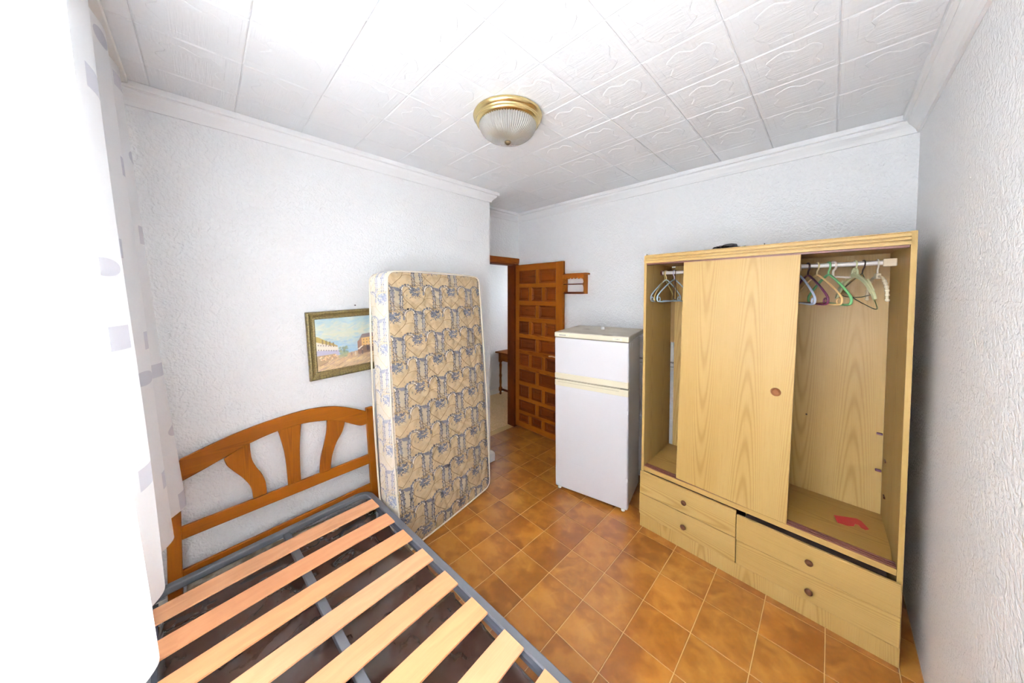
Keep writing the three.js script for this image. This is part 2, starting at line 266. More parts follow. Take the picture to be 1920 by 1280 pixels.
// ---------------------------------------------------------------- curtain and its rail
{
  const hem = 0.668, top = 2.672, nz = 260, ny = 60, z0 = -2.235, z1 = 0.27, pos = [], uv = [], idx = [];
  const tips = [-2.2, -1.93, -1.63, -1.31, -1.03, -0.72, -0.4, -0.1, 0.2];
  const fold = (z) => { let k = 0; while (k < tips.length - 2 && z > tips[k + 1]) k++; const f = (z - tips[k]) / (tips[k + 1] - tips[k]); const c = Math.cos(f * 6.283); return [0.5 + 0.5 * c, k + f]; };
  for (let j = 0; j <= ny; j++) for (let i = 0; i <= nz; i++) {
    const t = j / ny, z = z0 + (z1 - z0) * i / nz, [c, ph] = fold(z), y = top - (top - hem) * t - 0.012 * t * (1 - c) * Math.sin(ph * 2.1);
    const far = sst(-1.75, -2.2, z), reach = 0.235 - 0.118 * Math.pow(t, 1.05) - 0.03 * far * t, near = sst(-0.75, -0.35, z) * 0.05 * t;
    const depth = (0.018 + 0.05 * t) * (0.8 + 0.4 * hash(Math.floor(ph), 1, 4));
    pos.push(-reach - depth * (1 - Math.pow(c, 0.8)) - near + 0.006 * Math.sin(y * 3 + ph * 2) * t, y, z); uv.push(z + 0.02 * Math.sin(ph * 5), y);
  }
  for (let j = 0; j < ny; j++) for (let i = 0; i < nz; i++) { const a = j * (nz + 1) + i, b = a + nz + 1; idx.push(a, b, a + 1, a + 1, b, b + 1); }
  const g = new THREE.BufferGeometry(); g.setAttribute('position', new THREE.BufferAttribute(new Float32Array(pos), 3)); g.setAttribute('uv', new THREE.BufferAttribute(new Float32Array(uv), 2)); g.setIndex(idx); g.computeVertexNormals();
  const print = canvasTexture(1024, 1024, (c, W) => {
    const s = W / 1.25; c.fillStyle = '#fbfbfc'; c.fillRect(0, 0, W, W); c.fillStyle = '#dedde4';
    for (const [x, y, w, h] of [[0.1, 0.1, 0.11, 0.075], [0.47, 0.28, 0.11, 0.07], [0.83, 0.12, 0.1, 0.07], [0.26, 0.5, 0.1, 0.08], [0.66, 0.6, 0.11, 0.07], [1.02, 0.45, 0.1, 0.07], [0.1, 0.85, 0.1, 0.07], [0.48, 0.95, 0.11, 0.07], [0.88, 0.9, 0.1, 0.075], [0.3, 1.12, 0.1, 0.06]]) c.fillRect(x * s, y * s, w * s, h * s);
    for (const [x, y] of [[0.28, 0.2], [0.95, 0.72], [0.62, 1.13]]) { c.beginPath(); c.ellipse(x * s, y * s, 0.075 * s, 0.028 * s, 0, 0, 6.3); c.fill(); }
  }, 1.25, 1.25);
  const t = thing('curtain', 'sheer white curtain with pale grey squares hanging in folds over the window', 'curtain');
  part('cloth', g, M({ map: print, transmission: 0.38, roughness: 1, side: THREE.DoubleSide, specularIntensity: 0.1 }), t);
  const r = thing('curtain_rail', 'white rail above the sheer curtain at the ceiling', 'curtain rail');
  part('track', merge(box(-0.262, -0.225, 2.676, 2.698, -2.33, 0.3, 0.003)), whitePlastic, r);
}

// ---------------------------------------------------------------- headboard and slatted bed base
{
  const a = -0.1485, t = thing('headboard', 'arched orange pine headboard with three curved splats leaning on the wall', 'headboard', [0, 0, -2.239], [a, 0, 0]), k = 1 / Math.cos(a);
  const S = (pts) => poly(pts.map(([x, y]) => [x, y * k]));
  const add = (name, pts, th, z, grain, b = 0.004, o = 0) => part(name, muv(extrude(S(pts), th, b, 1).translate(0, 0, z - th), grain, o, o), pine, t);
  add('post', [[-0.158, 0.0], [-0.106, 0.0], [-0.106, 0.83], [-0.158, 0.83]], 0.036, 0.004, 1);
  add('post', [[0.824, 0.0], [0.873, 0.0], [0.872, 0.868], [0.826, 0.868]], 0.036, 0.004, 1, 0.004, 0.15);
  const hi = smooth([[-0.106, 0.837], [0.0, 0.871], [0.12, 0.904], [0.254, 0.929], [0.416, 0.946], [0.54, 0.943], [0.64, 0.924], [0.74, 0.886], [0.825, 0.845]], 44);
  const lo = smooth([[0.825, 0.757], [0.778, 0.756], [0.7, 0.797], [0.64, 0.828], [0.57, 0.849], [0.441, 0.866], [0.303, 0.858], [0.18, 0.831], [0.062, 0.787], [-0.02, 0.755], [-0.106, 0.725]], 48);
  add('arched_rail', [...lo, ...hi], 0.026, 0, 0, 0.004, 0.2);
  add('cross_rail', [[-0.107, 0.442], [0.825, 0.479], [0.825, 0.543], [-0.107, 0.504]], 0.024, 0, 0, 0.004, 0.16);
  add('cross_rail', [[-0.107, 0.24], [0.825, 0.28], [0.825, 0.342], [-0.107, 0.295]], 0.024, 0, 0, 0.004, 0.1);
  add('splat', [...smooth([[0.0605, 0.782], [0.072, 0.742], [0.1, 0.7], [0.14, 0.645], [0.17, 0.585], [0.179, 0.518]], 20), ...smooth([[0.241, 0.522], [0.238, 0.585], [0.222, 0.64], [0.197, 0.69], [0.178, 0.75], [0.174, 0.838]], 20)], 0.018, -0.003, 1, 0.003, 0.05);
  add('splat', [...smooth([[0.306, 0.866], [0.322, 0.79], [0.334, 0.718], [0.341, 0.63], [0.345, 0.522]], 20), ...smooth([[0.411, 0.528], [0.411, 0.62], [0.414, 0.723], [0.42, 0.8], [0.428, 0.872]], 20)], 0.018, -0.003, 1, 0.003, 0.18);
  add('splat', [...smooth([[0.573, 0.856], [0.568, 0.79], [0.55, 0.71], [0.525, 0.62], [0.513, 0.526]], 20), ...smooth([[0.579, 0.534], [0.59, 0.61], [0.622, 0.69], [0.661, 0.75], [0.683, 0.815]], 20)], 0.018, -0.003, 1, 0.003, 0.41);
}
{
  const yaw = 0.06, roll = 0.0225, t = thing('bed_base', 'grey steel bed base with light wooden slats below the headboard', 'bed base', [0.281, 0.3173, -2.24], [0, yaw, roll]);
  const W = 1.032, L = 1.9, hw = W / 2, r = 0.09;   // head edge along x, length along +z; local y 0 is the top of the frame
  const ring = (o) => { const s = new THREE.Shape(), x = hw - o, q = Math.max(0.02, r - o), z0 = o, z1 = L - o; s.moveTo(-x + q, z0); s.lineTo(x - q, z0); s.absarc(x - q, z0 + q, q, -Math.PI / 2, 0); s.lineTo(x, z1 - q); s.absarc(x - q, z1 - q, q, 0, Math.PI / 2); s.lineTo(-x + q, z1); s.absarc(-x + q, z1 - q, q, Math.PI / 2, Math.PI); s.lineTo(-x, z0 + q); s.absarc(-x + q, z0 + q, q, Math.PI, Math.PI * 1.5); return s; };
  const sh = ring(0); sh.holes.push(new THREE.Path(ring(0.036).getPoints(10).reverse()));
  part('frame', muv(extrude(sh, 0.034, 0.005, 10).rotateX(Math.PI / 2), 2), steel, t);
  part('center_bar', muv(box(0.014, 0.048, -0.04, -0.012, 0.034, L - 0.034, 0.003), 2), steel, t);
  for (const x of [-1, 1]) part('slat_channel', muv(box(x * (hw - 0.043) - 0.009, x * (hw - 0.043) + 0.009, -0.026, -0.008, 0.1, L - 0.1), 2), M({ color: 0x3b3e46, roughness: 0.6 }), t);
  const slatG = (() => { const w = W - 0.076, n = 16, p = []; const g = new RoundedBoxGeometry(w, 0.008, 0.103, 1, 0.003); const b = new THREE.BoxGeometry(w, 0.008, 0.103, n, 1, 1); const q = b.attributes.position; for (let i = 0; i < q.count; i++) q.setY(i, q.getY(i) + 0.008 * (1 - Math.pow(2 * q.getX(i) / w, 2))); b.computeVertexNormals(); return b; })();
  for (let k = 0; k < 9; k++) part('slat', muv(slatG.clone(), 0, k * 0.23, k * 0.41), beech[k % 3], t).position.set(0, 0.004, 0.2 + k * 0.203);
  for (const [x, z] of [[-0.48, 0.25], [0.48, 0.25], [-0.48, 1.65], [0.48, 1.65]]) { const low = (0.3173 + x * roll) - 0.002; part('leg', muv(box(x - 0.017, x + 0.017, -low, -0.03, z - 0.017, z + 0.017, 0.003), 1), steel, t); }
}
{ // things lying on the floor under the slats
  const t = thing('mattress_topper', 'beige padded topper lying on the floor under the head of the slats', 'mattress', [0.36, 0, -1.42]);
  const fab = texture(256, 256, 0.5, 0.5, (a, b) => { const n = fbm(a * 12, b * 12, 3, 4, 12, 12); return mix3([178, 164, 146], [138, 124, 106], sst(0.3, 0.7, n)); });
  part('pad', muv(box(-0.455, 0.455, 0.001, 0.2, -0.93, 0.95, 0.025, 3), 2), M({ map: fab, roughness: 0.95 }), t);
  const n = 70, m = 110, pos = [], idx = [], w = 0.98, l = 1.72, H2 = (u, v) => { const x = u * 6, z = v * 11, f = fbm(x + fbm(x, z, 3, 2) * 2, z, 5, 4), crease = Math.pow(1 - Math.min(1, Math.abs(fbm(x * 1.4 + 5, z * 1.4, 8, 3) - 0.5) * 7), 3); return 0.012 + f * 0.024 + crease * 0.02; };
  for (let j = 0; j <= m; j++) for (let i = 0; i <= n; i++) { const u = i / n, v = j / m, e = Math.min(u, 1 - u, v, 1 - v); pos.push((u - 0.5) * w, Math.max(0.002, H2(u, v) * sst(0, 0.012, e)), (v - 0.5) * l); }
  for (let j = 0; j < m; j++) for (let i = 0; i < n; i++) { const a = j * (n + 1) + i, b = a + n + 1; idx.push(a, b, a + 1, a + 1, b, b + 1); }
  const g = new THREE.BufferGeometry(); g.setAttribute('position', new THREE.BufferAttribute(new Float32Array(pos), 3)); g.setIndex(idx); g.computeVertexNormals();
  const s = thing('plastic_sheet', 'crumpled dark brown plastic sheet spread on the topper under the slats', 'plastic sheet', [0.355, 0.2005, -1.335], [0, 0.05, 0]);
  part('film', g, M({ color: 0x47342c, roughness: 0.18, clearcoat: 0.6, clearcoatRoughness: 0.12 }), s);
}

// ---------------------------------------------------------------- mattress leaning on the wall
{
  const t = thing('mattress', 'old beige mattress with blue floral pattern standing upright against the wall', 'mattress', [0.868, 0.014, -1.902], [-0.067, 0.196, 0]);
  const w = 0.903, h = 1.838, d = 0.195, r = 0.055;
  const paint = (c, W, Hh, base, ink, line) => {
    c.fillStyle = base; c.fillRect(0, 0, W, Hh); c.lineCap = 'round';
    const cell = (ox, oy, fl) => {
      const X = (x) => ox + x * W, Y = (y) => oy + y * Hh * 0.5;
      const P = (pts, col, lw) => { c.strokeStyle = col; c.lineWidth = lw; c.beginPath(); c.moveTo(X(pts[0]), Y(pts[1])); for (let i = 2; i < pts.length; i += 6) c.bezierCurveTo(X(pts[i]), Y(pts[i + 1]), X(pts[i + 2]), Y(pts[i + 3]), X(pts[i + 4]), Y(pts[i + 5])); c.stroke(); };
      // faint mottled ground and pale columns
      for (let i = 0; i < 40; i++) { c.globalAlpha = 0.16; c.fillStyle = i % 2 ? line.pale : line.brown; c.beginPath(); c.ellipse(X(hash(i, fl, 21)), Y(hash(i, fl, 22) * 1.1), W * 0.09, Hh * 0.03, hash(i, fl, 23) * 3, 0, 6.3); c.fill(); } c.globalAlpha = 1;
      c.fillStyle = line.pale; c.globalAlpha = 0.8; c.fillRect(X(0.6), Y(0.3), W * 0.25, Hh * 0.43); c.globalAlpha = 1;
      // scalloped arches on both sides of the column
      for (const s of [0, 1]) {
        const x0 = s ? 0.82 : 0.36, x1 = s ? 1.1 : 0.63, hx = (x0 + x1) / 2, e = s ? x0 : x1, o = s ? x1 : x0;
        const arch = (d, end) => [e, 1.12, e, 0.7, e + (s ? -d : d), 0.34, e + (s ? -d : d), 0.3, e + (s ? -d : d) * 0.7, 0.06, o, 0.05, o + (s ? d : -d), end];
        P(arch(0.0, 0.5), ink, W * 0.042); P(arch(-0.03, 0.44), line.white, W * 0.022); P(arch(-0.05, 0.62), line.brown, W * 0.008);
        for (let i = 0; i < 8; i++) { const a = Math.PI * (1.0 + i * 0.143); c.fillStyle = i % 3 ? ink : line.dark; c.beginPath(); c.arc(X(hx + 0.15 * Math.cos(a)), Y(0.3 + 0.21 * Math.sin(a)), W * 0.026, 0, 6.3); c.fill(); }
      }
      for (const x of [0.6, 0.655, 0.785, 0.84]) for (let i = 0; i < 10; i++) { c.fillStyle = (i + (x > 0.7)) % 3 ? ink : line.dark; c.beginPath(); c.ellipse(X(x + (i % 2) * 0.012), Y(0.34 + i * 0.084), W * 0.015, Hh * 0.02, 0.2 - (i % 3) * 0.2, 0, 6.3); c.fill(); }
      for (const [x, y] of [[0.7, 0.24], [0.76, 0.26], [0.73, 0.3]]) { c.fillStyle = ink; c.beginPath(); c.ellipse(X(x), Y(y), W * 0.05, Hh * 0.024, 0.4, 0, 6.3); c.fill(); }
      // quilted ogee outline
      P([0.0, 0.12, 0.36, 0.14, 0.46, 0.42, 0.36, 0.72, 0.3, 0.88, 0.2, 0.98, 0.14, 1.12], line.brown, W * 0.014);
      P([0.3, 0.08, -0.02, 0.16, -0.2, 0.42, -0.1, 0.7, -0.02, 0.86, 0.06, 0.98, 0.14, 1.12], line.brown, W * 0.014);
      P([0.36, 0.72, 0.5, 0.6, 0.62, 0.66, 0.66, 0.95], line.brown, W * 0.01); P([0.6, 0.92, 0.7, 1.04, 0.86, 1.02, 0.94, 0.78], line.brown, W * 0.01);
      P([0.05, 0.2, 0.1, 0.02, 0.14, -0.05, 0.16, -0.1, 0.2, 0.0, 0.26, 0.1, 0.3, 0.2], line.brown, W * 0.009); P([0.08, 0.22, 0.12, 0.1, 0.15, 0.05, 0.16, 0.02, 0.19, 0.08, 0.22, 0.14, 0.26, 0.24], line.brown, W * 0.008);
      // bouquet
      for (let i = 0; i < 80; i++) { const a = hash(i, fl, 5) * 6.283, q = Math.sqrt(hash(i, fl, 6)) * 0.13; c.fillStyle = line.bloom[Math.floor(hash(i, fl, 7) * 5)]; c.beginPath(); c.ellipse(X(0.15 + q * Math.cos(a) * 1.1), Y(0.36 + q * Math.sin(a) * 1.5 - 0.04 + 0.07 * Math.abs(Math.sin(a))), W * (0.012 + 0.022 * hash(i, fl, 8)), Hh * (0.005 + 0.011 * hash(i, fl, 9)), a, 0, 6.3); c.fill(); }
      for (let i = 0; i < 9; i++) { c.fillStyle = line.dark; c.beginPath(); c.ellipse(X(0.15 + 0.13 * Math.sin(i * 2.4)), Y(0.54 + 0.1 * Math.abs(Math.cos(i * 1.7))), W * 0.011, Hh * 0.008, i, 0, 6.3); c.fill(); }
      for (let i = 0; i < 10; i++) { c.fillStyle = i % 2 ? line.dark : line.brown; c.beginPath(); c.arc(X(hash(i, fl, 11)), Y(hash(i, fl, 12)), W * 0.009, 0, 6.3); c.fill(); }
    };
    for (const dx of [-1, 0, 1]) for (const dy of [-1, 0, 1]) { cell(dx * W, dy * Hh, 1); cell(dx * W + W * 0.5, dy * Hh + Hh * 0.5, 2); }
  };
  const face = canvasTexture(768, 896, (c, W, Hh) => paint(c, W, Hh, '#ac9574', '#605f66', { pale: '#a09480', white: '#c9bfae', dark: '#424146', brown: '#6e5836', bloom: ['#585a64', '#4a4d58', '#6c6e78', '#404450', '#5f616a'] }), 0.345, 0.33);
  const side = canvasTexture(768, 896, (c, W, Hh) => paint(c, W, Hh, '#eee5d3', '#b9b8c2', { pale: '#e6ded4', white: '#fffaf0', dark: '#9799a8', brown: '#d9c9a6', bloom: ['#a5a9ba', '#b4b8c6', '#9aa0b4', '#c2c4ce', '#aeb2c2'] }), 0.345, 0.33);
  const sh = new THREE.Shape(); sh.moveTo(r, 0); sh.lineTo(w - r, 0); sh.absarc(w - r, r, r, -Math.PI / 2, 0); sh.lineTo(w, h - r); sh.absarc(w - r, h - r, r, 0, Math.PI / 2); sh.lineTo(r, h); sh.absarc(r, h - r, r, Math.PI / 2, Math.PI); sh.lineTo(0, r); sh.absarc(r, r, r, Math.PI, Math.PI * 1.5);
  const rim = sh.getPoints(8).filter((p, i, a) => !i || p.distanceTo(a[i - 1]) > 1e-5);
  // quilted panels: a grid with puffed cells
  const puff = (x, y) => { const u = x / 0.13, v = y / 0.155, f = Math.abs(Math.sin(3.1416 * (u + v + 0.25 * Math.sin(v * 3)))) * Math.abs(Math.sin(3.1416 * (u - v + 0.25 * Math.sin(u * 3)))); return 0.0095 * Math.pow(f, 0.5) + 0.002 * fbm(x * 20, y * 20, 3, 2); };
  const panel = (z, s) => {
    const nx = 90, ny = 180, pos = [], idx = [];
    for (let j = 0; j <= ny; j++) for (let i = 0; i <= nx; i++) {
      let x = i / nx * w, y = j / ny * h; const cx = Math.min(Math.max(x, r), w - r), cy = Math.min(Math.max(y, r), h - r), dx = x - cx, dy = y - cy, l = Math.hypot(dx, dy);
      if (dx && dy) { const k = Math.max(Math.abs(dx), Math.abs(dy)) / l; x = cx + dx * k; y = cy + dy * k; }
      const e = Math.min(x, w - x, y, h - y); pos.push(x, y, z + s * (puff(x, y) * sst(0, 0.05, e) + 0.006 * sst(0, 0.2, e)));
    }
    for (let j = 0; j < ny; j++) for (let i = 0; i < nx; i++) { const a = j * (nx + 1) + i, b = a + nx + 1; s > 0 ? idx.push(a, a + 1, b, a + 1, b + 1, b) : idx.push(a, b, a + 1, a + 1, b, b + 1); }
    const g = new THREE.BufferGeometry(), uv = []; for (let i = 0; i < pos.length; i += 3) uv.push(pos[i] + 0.02, pos[i + 1] + 0.05);
    g.setAttribute('position', new THREE.BufferAttribute(new Float32Array(pos), 3)); g.setAttribute('uv', new THREE.BufferAttribute(new Float32Array(uv), 2)); g.setIndex(idx); g.computeVertexNormals(); return g;
  };
  const faceM = M({ map: face, bumpMap: face, bumpScale: 0.001, roughness: 0.85, sheen: 0.3, sheenRoughness: 0.5 }), sideM = M({ map: side, roughness: 0.8, bumpMap: side, bumpScale: 0.0008 });
  part('quilted_panel', panel(0, 1), faceM, t); part('quilted_panel', panel(-d, -1), faceM, t);
  { // border band around the edge
    const pos = [], uv = [], idx = [], K = 6; let len = 0;
    rim.push(rim[0].clone());
    rim.forEach((p, i) => { if (i) len += p.distanceTo(rim[i - 1]); const a = rim[Math.max(0, i - 1)], b = rim[Math.min(rim.length - 1, i + 1)], n = new THREE.Vector2(b.y - a.y, a.x - b.x).normalize(); for (let k = 0; k <= K; k++) { const f = k / K, bulge = 0.01 * Math.sin(f * 3.1416); pos.push(p.x + n.x * bulge, p.y + n.y * bulge, -f * d); uv.push(f * d, -len); } });
    for (let i = 0; i < rim.length - 1; i++) for (let k = 0; k < K; k++) { const a = i * (K + 1) + k, b = a + K + 1; idx.push(a, b, a + 1, a + 1, b, b + 1); }
    const g = new THREE.BufferGeometry(); g.setAttribute('position', new THREE.BufferAttribute(new Float32Array(pos), 3)); g.setAttribute('uv', new THREE.BufferAttribute(new Float32Array(uv), 2)); g.setIndex(idx); g.computeVertexNormals();
    part('border_band', g, sideM, t).userData.label = 'paler cream border band';
  }
  const cord = M({ color: 0xe2d8c6, roughness: 0.6 }), path = rim.slice(0, -1).map((p) => [p.x, p.y, 0]);
  for (const z of [0.001, -d - 0.001]) part('piping', new THREE.TubeGeometry(new THREE.CatmullRomCurve3(path.map((p) => V(p[0], p[1], z)), true, 'chordal', 0.1), 240, 0.0062, 6, true), cord, t);
}

// ---------------------------------------------------------------- painting, nail, cover plate
{
  const w = 0.53, h = 0.452, t = thing('framed_painting', 'small street scene painting in an antique gold frame on the left wall', 'painting', [0.462 + w / 2 * 0.999 - 0.0, 1.575 - h / 2 + 0.0135, ZL + 0.006], [0.0, 0, 0.043]);
  t.position.x += 0.012;
  const q = [[-w / 2, -h / 2], [w / 2, -h / 2], [w / 2, h / 2], [-w / 2, h / 2]];
  const prof = [[0, 0], [0, 0.02], [0.006, 0.028], [0.012, 0.03], [0.018, 0.026], [0.026, 0.017], [0.036, 0.013], [0.042, 0.016], [0.046, 0.016], [0.05, 0.011], [0.052, 0.004], [0.052, 0]];
  const goldT = texture(256, 256, 0.12, 0.12, (a, b) => { const n = fbm(a * 30, b * 30, 4, 3, 30, 30); return mix3([122, 106, 62], [78, 66, 36], sst(0.35, 0.75, n)); });
  const gold = M({ map: goldT, roughness: 0.45, metalness: 0.25, bumpMap: goldT, bumpScale: 0.002 });
  const toWall = (g) => g.rotateX(Math.PI / 2).applyMatrix4(new THREE.Matrix4().makeScale(1, -1, 1));
  for (let i = 0; i < 4; i++) {   // four mitred mouldings
    const a = q[i], b = q[(i + 1) % 4], pos = [], dx = Math.sign(b[0] - a[0]), dy = Math.sign(b[1] - a[1]), nx = -dy, ny = dx;
    const at = (e, [p, z]) => e ? [b[0] - dx * p + nx * p, b[1] - dy * p + ny * p, z] : [a[0] + dx * p + nx * p, a[1] + dy * p + ny * p, z];
    for (let j = 0; j < prof.length - 1; j++) { const A = at(0, prof[j]), B = at(1, prof[j]), C = at(1, prof[j + 1]), D = at(0, prof[j + 1]); pos.push(...A, ...B, ...C, ...A, ...C, ...D); }
    const g = new THREE.BufferGeometry(); g.setAttribute('position', new THREE.BufferAttribute(new Float32Array(pos), 3)); g.computeVertexNormals();
    part('frame_moulding', muv(g, 0), gold, t);
  }
  const iw = w - 0.1, ih = h - 0.1;
  const art = canvasTexture(768, 512, (c, W, Hh) => {
    const X = (x) => x * W, Y = (y) => y * Hh, dab = (x, y, rx, ry, col, a = 1, ro = 0) => { c.globalAlpha = a; c.fillStyle = col; c.beginPath(); c.ellipse(X(x), Y(y), X(rx), Y(ry), ro, 0, 6.3); c.fill(); c.globalAlpha = 1; };
    const sky = c.createLinearGradient(0, 0, 0, Hh * 0.7); sky.addColorStop(0, '#b9d3da'); sky.addColorStop(0.45, '#d9dcc6'); sky.addColorStop(1, '#9fc0d8'); c.fillStyle = sky; c.fillRect(0, 0, W, Hh);
    for (let i = 0; i < 220; i++) { const x = rnd(), y = rnd() * 0.62; dab(x, y, rr(0.02, 0.07), rr(0.01, 0.03), ['#e6e3cc', '#cfdcd8', '#a9cbdc', '#8fb9d6', '#ece6cf', '#c9d8d2'][Math.floor(rnd() * 6)], 0.28, rr(-0.6, 0.3)); }
    for (let i = 0; i < 60; i++) dab(rr(0.1, 0.6), rr(0.4, 0.68), rr(0.02, 0.06), rr(0.01, 0.03), ['#8db4d4', '#a8c8de', '#79a3c8'][Math.floor(rnd() * 3)], 0.3);
    const pg = (pts, col) => { c.fillStyle = col; c.beginPath(); pts.forEach(([x, y], i) => (i ? c.lineTo(X(x), Y(y)) : c.moveTo(X(x), Y(y)))); c.closePath(); c.fill(); };
    pg([[0, 0.78], [0.3, 0.74], [0.62, 0.7], [1, 0.66], [1, 1], [0, 1]], '#b79a76');
    for (let i = 0; i < 260; i++) dab(rr(0, 1), rr(0.74, 1), rr(0.01, 0.06), rr(0.004, 0.014), ['#c8ab82', '#a58a72', '#d8bc8c', '#9a8078', '#e0c692', '#8c7a6a'][Math.floor(rnd() * 6)], 0.5, -0.35);
    pg([[0, 0.33], [0.03, 0.34], [0.13, 0.42], [0.24, 0.5], [0.3, 0.55], [0.3, 0.58], [0, 0.44]], '#a08a4a');
    pg([[0, 0.43], [0.3, 0.57], [0.31, 0.66], [0, 0.66]], '#e4dccb'); pg([[0, 0.6], [0.32, 0.64], [0.31, 0.74], [0, 0.76]], '#b8b2c4'); pg([[0, 0.7], [0.26, 0.7], [0.28, 0.78], [0, 0.9]], '#a08866');
    for (let i = 0; i < 16; i++) { const x = 0.03 + (i % 8) * 0.035, r2 = Math.floor(i / 8); dab(x, 0.49 + x * 0.24 + r2 * 0.09, 0.008, 0.013, '#6a5a60', 0.8); }
    for (const x of [0.08, 0.13, 0.18, 0.23]) pg([[x, 0.36 + x * 0.5], [x + 0.02, 0.36 + x * 0.5], [x + 0.02, 0.45 + x * 0.5], [x, 0.44 + x * 0.5]], '#6e5836');
    for (let i = 0; i < 50; i++) dab(rr(0.04, 0.28), rr(0.72, 0.8), 0.012, 0.014, ['#d8b890', '#8a6a50', '#c49a70', '#e6d2b0'][Math.floor(rnd() * 4)], 0.8);
    for (let i = 0; i < 60; i++) dab(0.38 + rr(-0.06, 0.06), rr(0.58, 0.78), 0.018, 0.02, ['#7c8464', '#95946a', '#68745e'][Math.floor(rnd() * 3)], 0.55);
    pg([[0.62, 0.5], [0.68, 0.38], [0.98, 0.36], [1, 0.38], [1, 0.5], [0.68, 0.48]], '#7a6a68'); pg([[0.66, 0.46], [1, 0.45], [1, 0.68], [0.66, 0.68]], '#cfa668'); pg([[0.6, 0.52], [0.665, 0.46], [0.665, 0.7], [0.6, 0.7]], '#7c5a4a');
    for (let i = 0; i < 18; i++) dab(0.7 + (i % 6) * 0.05, 0.5 + Math.floor(i / 6) * 0.06, 0.009, 0.014, '#4e3c34', 0.9);
    pg([[0.6, 0.66], [0.72, 0.62], [1, 0.63], [1, 0.76], [0.6, 0.78]], '#6b5240'); for (let i = 0; i < 90; i++) dab(rr(0.86, 1.0), rr(0.12, 0.48), 0.016, 0.02, ['#6e7048', '#857c50', '#565c3c'][Math.floor(rnd() * 3)], 0.6);
    for (const [x, y, s] of [[0.5, 0.76, 1], [0.56, 0.76, 1.1], [0.63, 0.74, 1.4], [0.67, 0.75, 1.2], [0.76, 0.68, 1.6], [0.8, 0.7, 1.2], [0.84, 0.7, 1.1]]) { dab(x, y, 0.011 * s, 0.04 * s, ['#3e3034', '#6a4a40', '#e4d6c0'][Math.floor(rnd() * 3)]); dab(x, y - 0.045 * s, 0.006 * s, 0.012 * s, '#caa890'); }
    pg([[0.59, 0.68], [0.66, 0.62], [0.69, 0.625], [0.62, 0.69]], '#efe8d8');
    for (let i = 0; i < 30; i++) dab(0.4 + rr(0, 0.3), rr(0.84, 0.92), rr(0.01, 0.05), 0.008, '#e2c894', 0.5, -0.3);
    c.strokeStyle = '#5a4030'; c.lineWidth = 3; for (const [x, y, n] of [[0.03, 0.9, 7], [0.26, 0.95, 6]]) { c.beginPath(); for (let i = 0; i <= n * 2; i++) { const xx = X(x + i * 0.009), yy = Y(y - i * 0.004 + (i % 2 ? -0.012 : 0.006)); i ? c.lineTo(xx, yy) : c.moveTo(xx, yy); } c.stroke(); }
  });
  const cv = box(-iw / 2, iw / 2, -ih / 2, ih / 2, 0.001, 0.006); part('canvas', cv, M({ map: art, roughness: 0.6 }), t);
  const n = thing('picture_nail', 'small grey nail in the wall above the gold framed painting', 'nail', [0.768, 1.618, ZL]);
  part('shank', merge(new THREE.CylinderGeometry(0.0016, 0.0016, 0.022, 8).rotateX(Math.PI / 2).translate(0, 0, 0.01), new THREE.CylinderGeometry(0.005, 0.005, 0.002, 12).rotateX(Math.PI / 2).translate(0, 0, 0.021)), M({ color: 0x77747a, metalness: 0.7, roughness: 0.5 }), n);
  const p = thing('cover_plate', 'white square junction box cover high on the left wall', 'cover plate', [1.739, 2.258, ZL]);
  part('plate', box(-0.09, 0.09, -0.062, 0.062, 0.0, 0.007, 0.003, 2), M({ color: 0xf2f3f4, roughness: 0.6 }), p);
}

// ---------------------------------------------------------------- wooden wall rack beside the door
{
  const t = thing('wall_rack', 'small carved wooden coat rack shelf on the wall behind the open door', 'wall shelf', [XR - 0.001, 1.7, -1.8]);   // local z negative runs towards the door
  const L = 0.255, X = -0.075;
  part('shelf', muv(box(X - 0.012, 0, 0.2, 0.218, -L - 0.02, 0.025, 0.003), 2), redwood, t);
  const ap = [[0, 0.2], [-L, 0.2], [-L, 0.17]]; for (let i = 1; i < 48; i++) { const f = i / 48; ap.push([-L + L * f, 0.172 - 0.014 * Math.abs(Math.sin(f * 6 * 3.1416)) * (i % 8 > 1 ? 1 : 0.3)]); } ap.push([0, 0.16]);
  part('scalloped_apron', muv(extrude(poly(ap), 0.012, 0.002, 1).rotateY(-Math.PI / 2).translate(X + 0.006, 0, 0), 2), redwood, t);
  const br = [[0, 0.2], [X, 0.2], [X - 0.002, 0.165], ...smooth([[X + 0.004, 0.15], [X + 0.014, 0.128], [X + 0.004, 0.112], [X - 0.008, 0.1], [X + 0.004, 0.088], [X + 0.016, 0.06], [X + 0.012, 0.024], [X, 0.014]], 24), [X, 0], [0, 0]];
  for (const z of [0, -L]) part('bracket', muv(extrude(poly(br), 0.018, 0.003, 1).translate(0, 0, z - 0.018), 1), redwood, t);
  part('hanging_rod', muv(new THREE.CylinderGeometry(0.006, 0.006, L, 12).rotateX(Math.PI / 2).translate(X, 0.103, -L / 2), 2), redwoodDark, t);
  part('lower_rail', muv(box(X - 0.004, X + 0.012, 0, 0.022, -L, 0, 0.002), 2), redwoodDark, t);
}

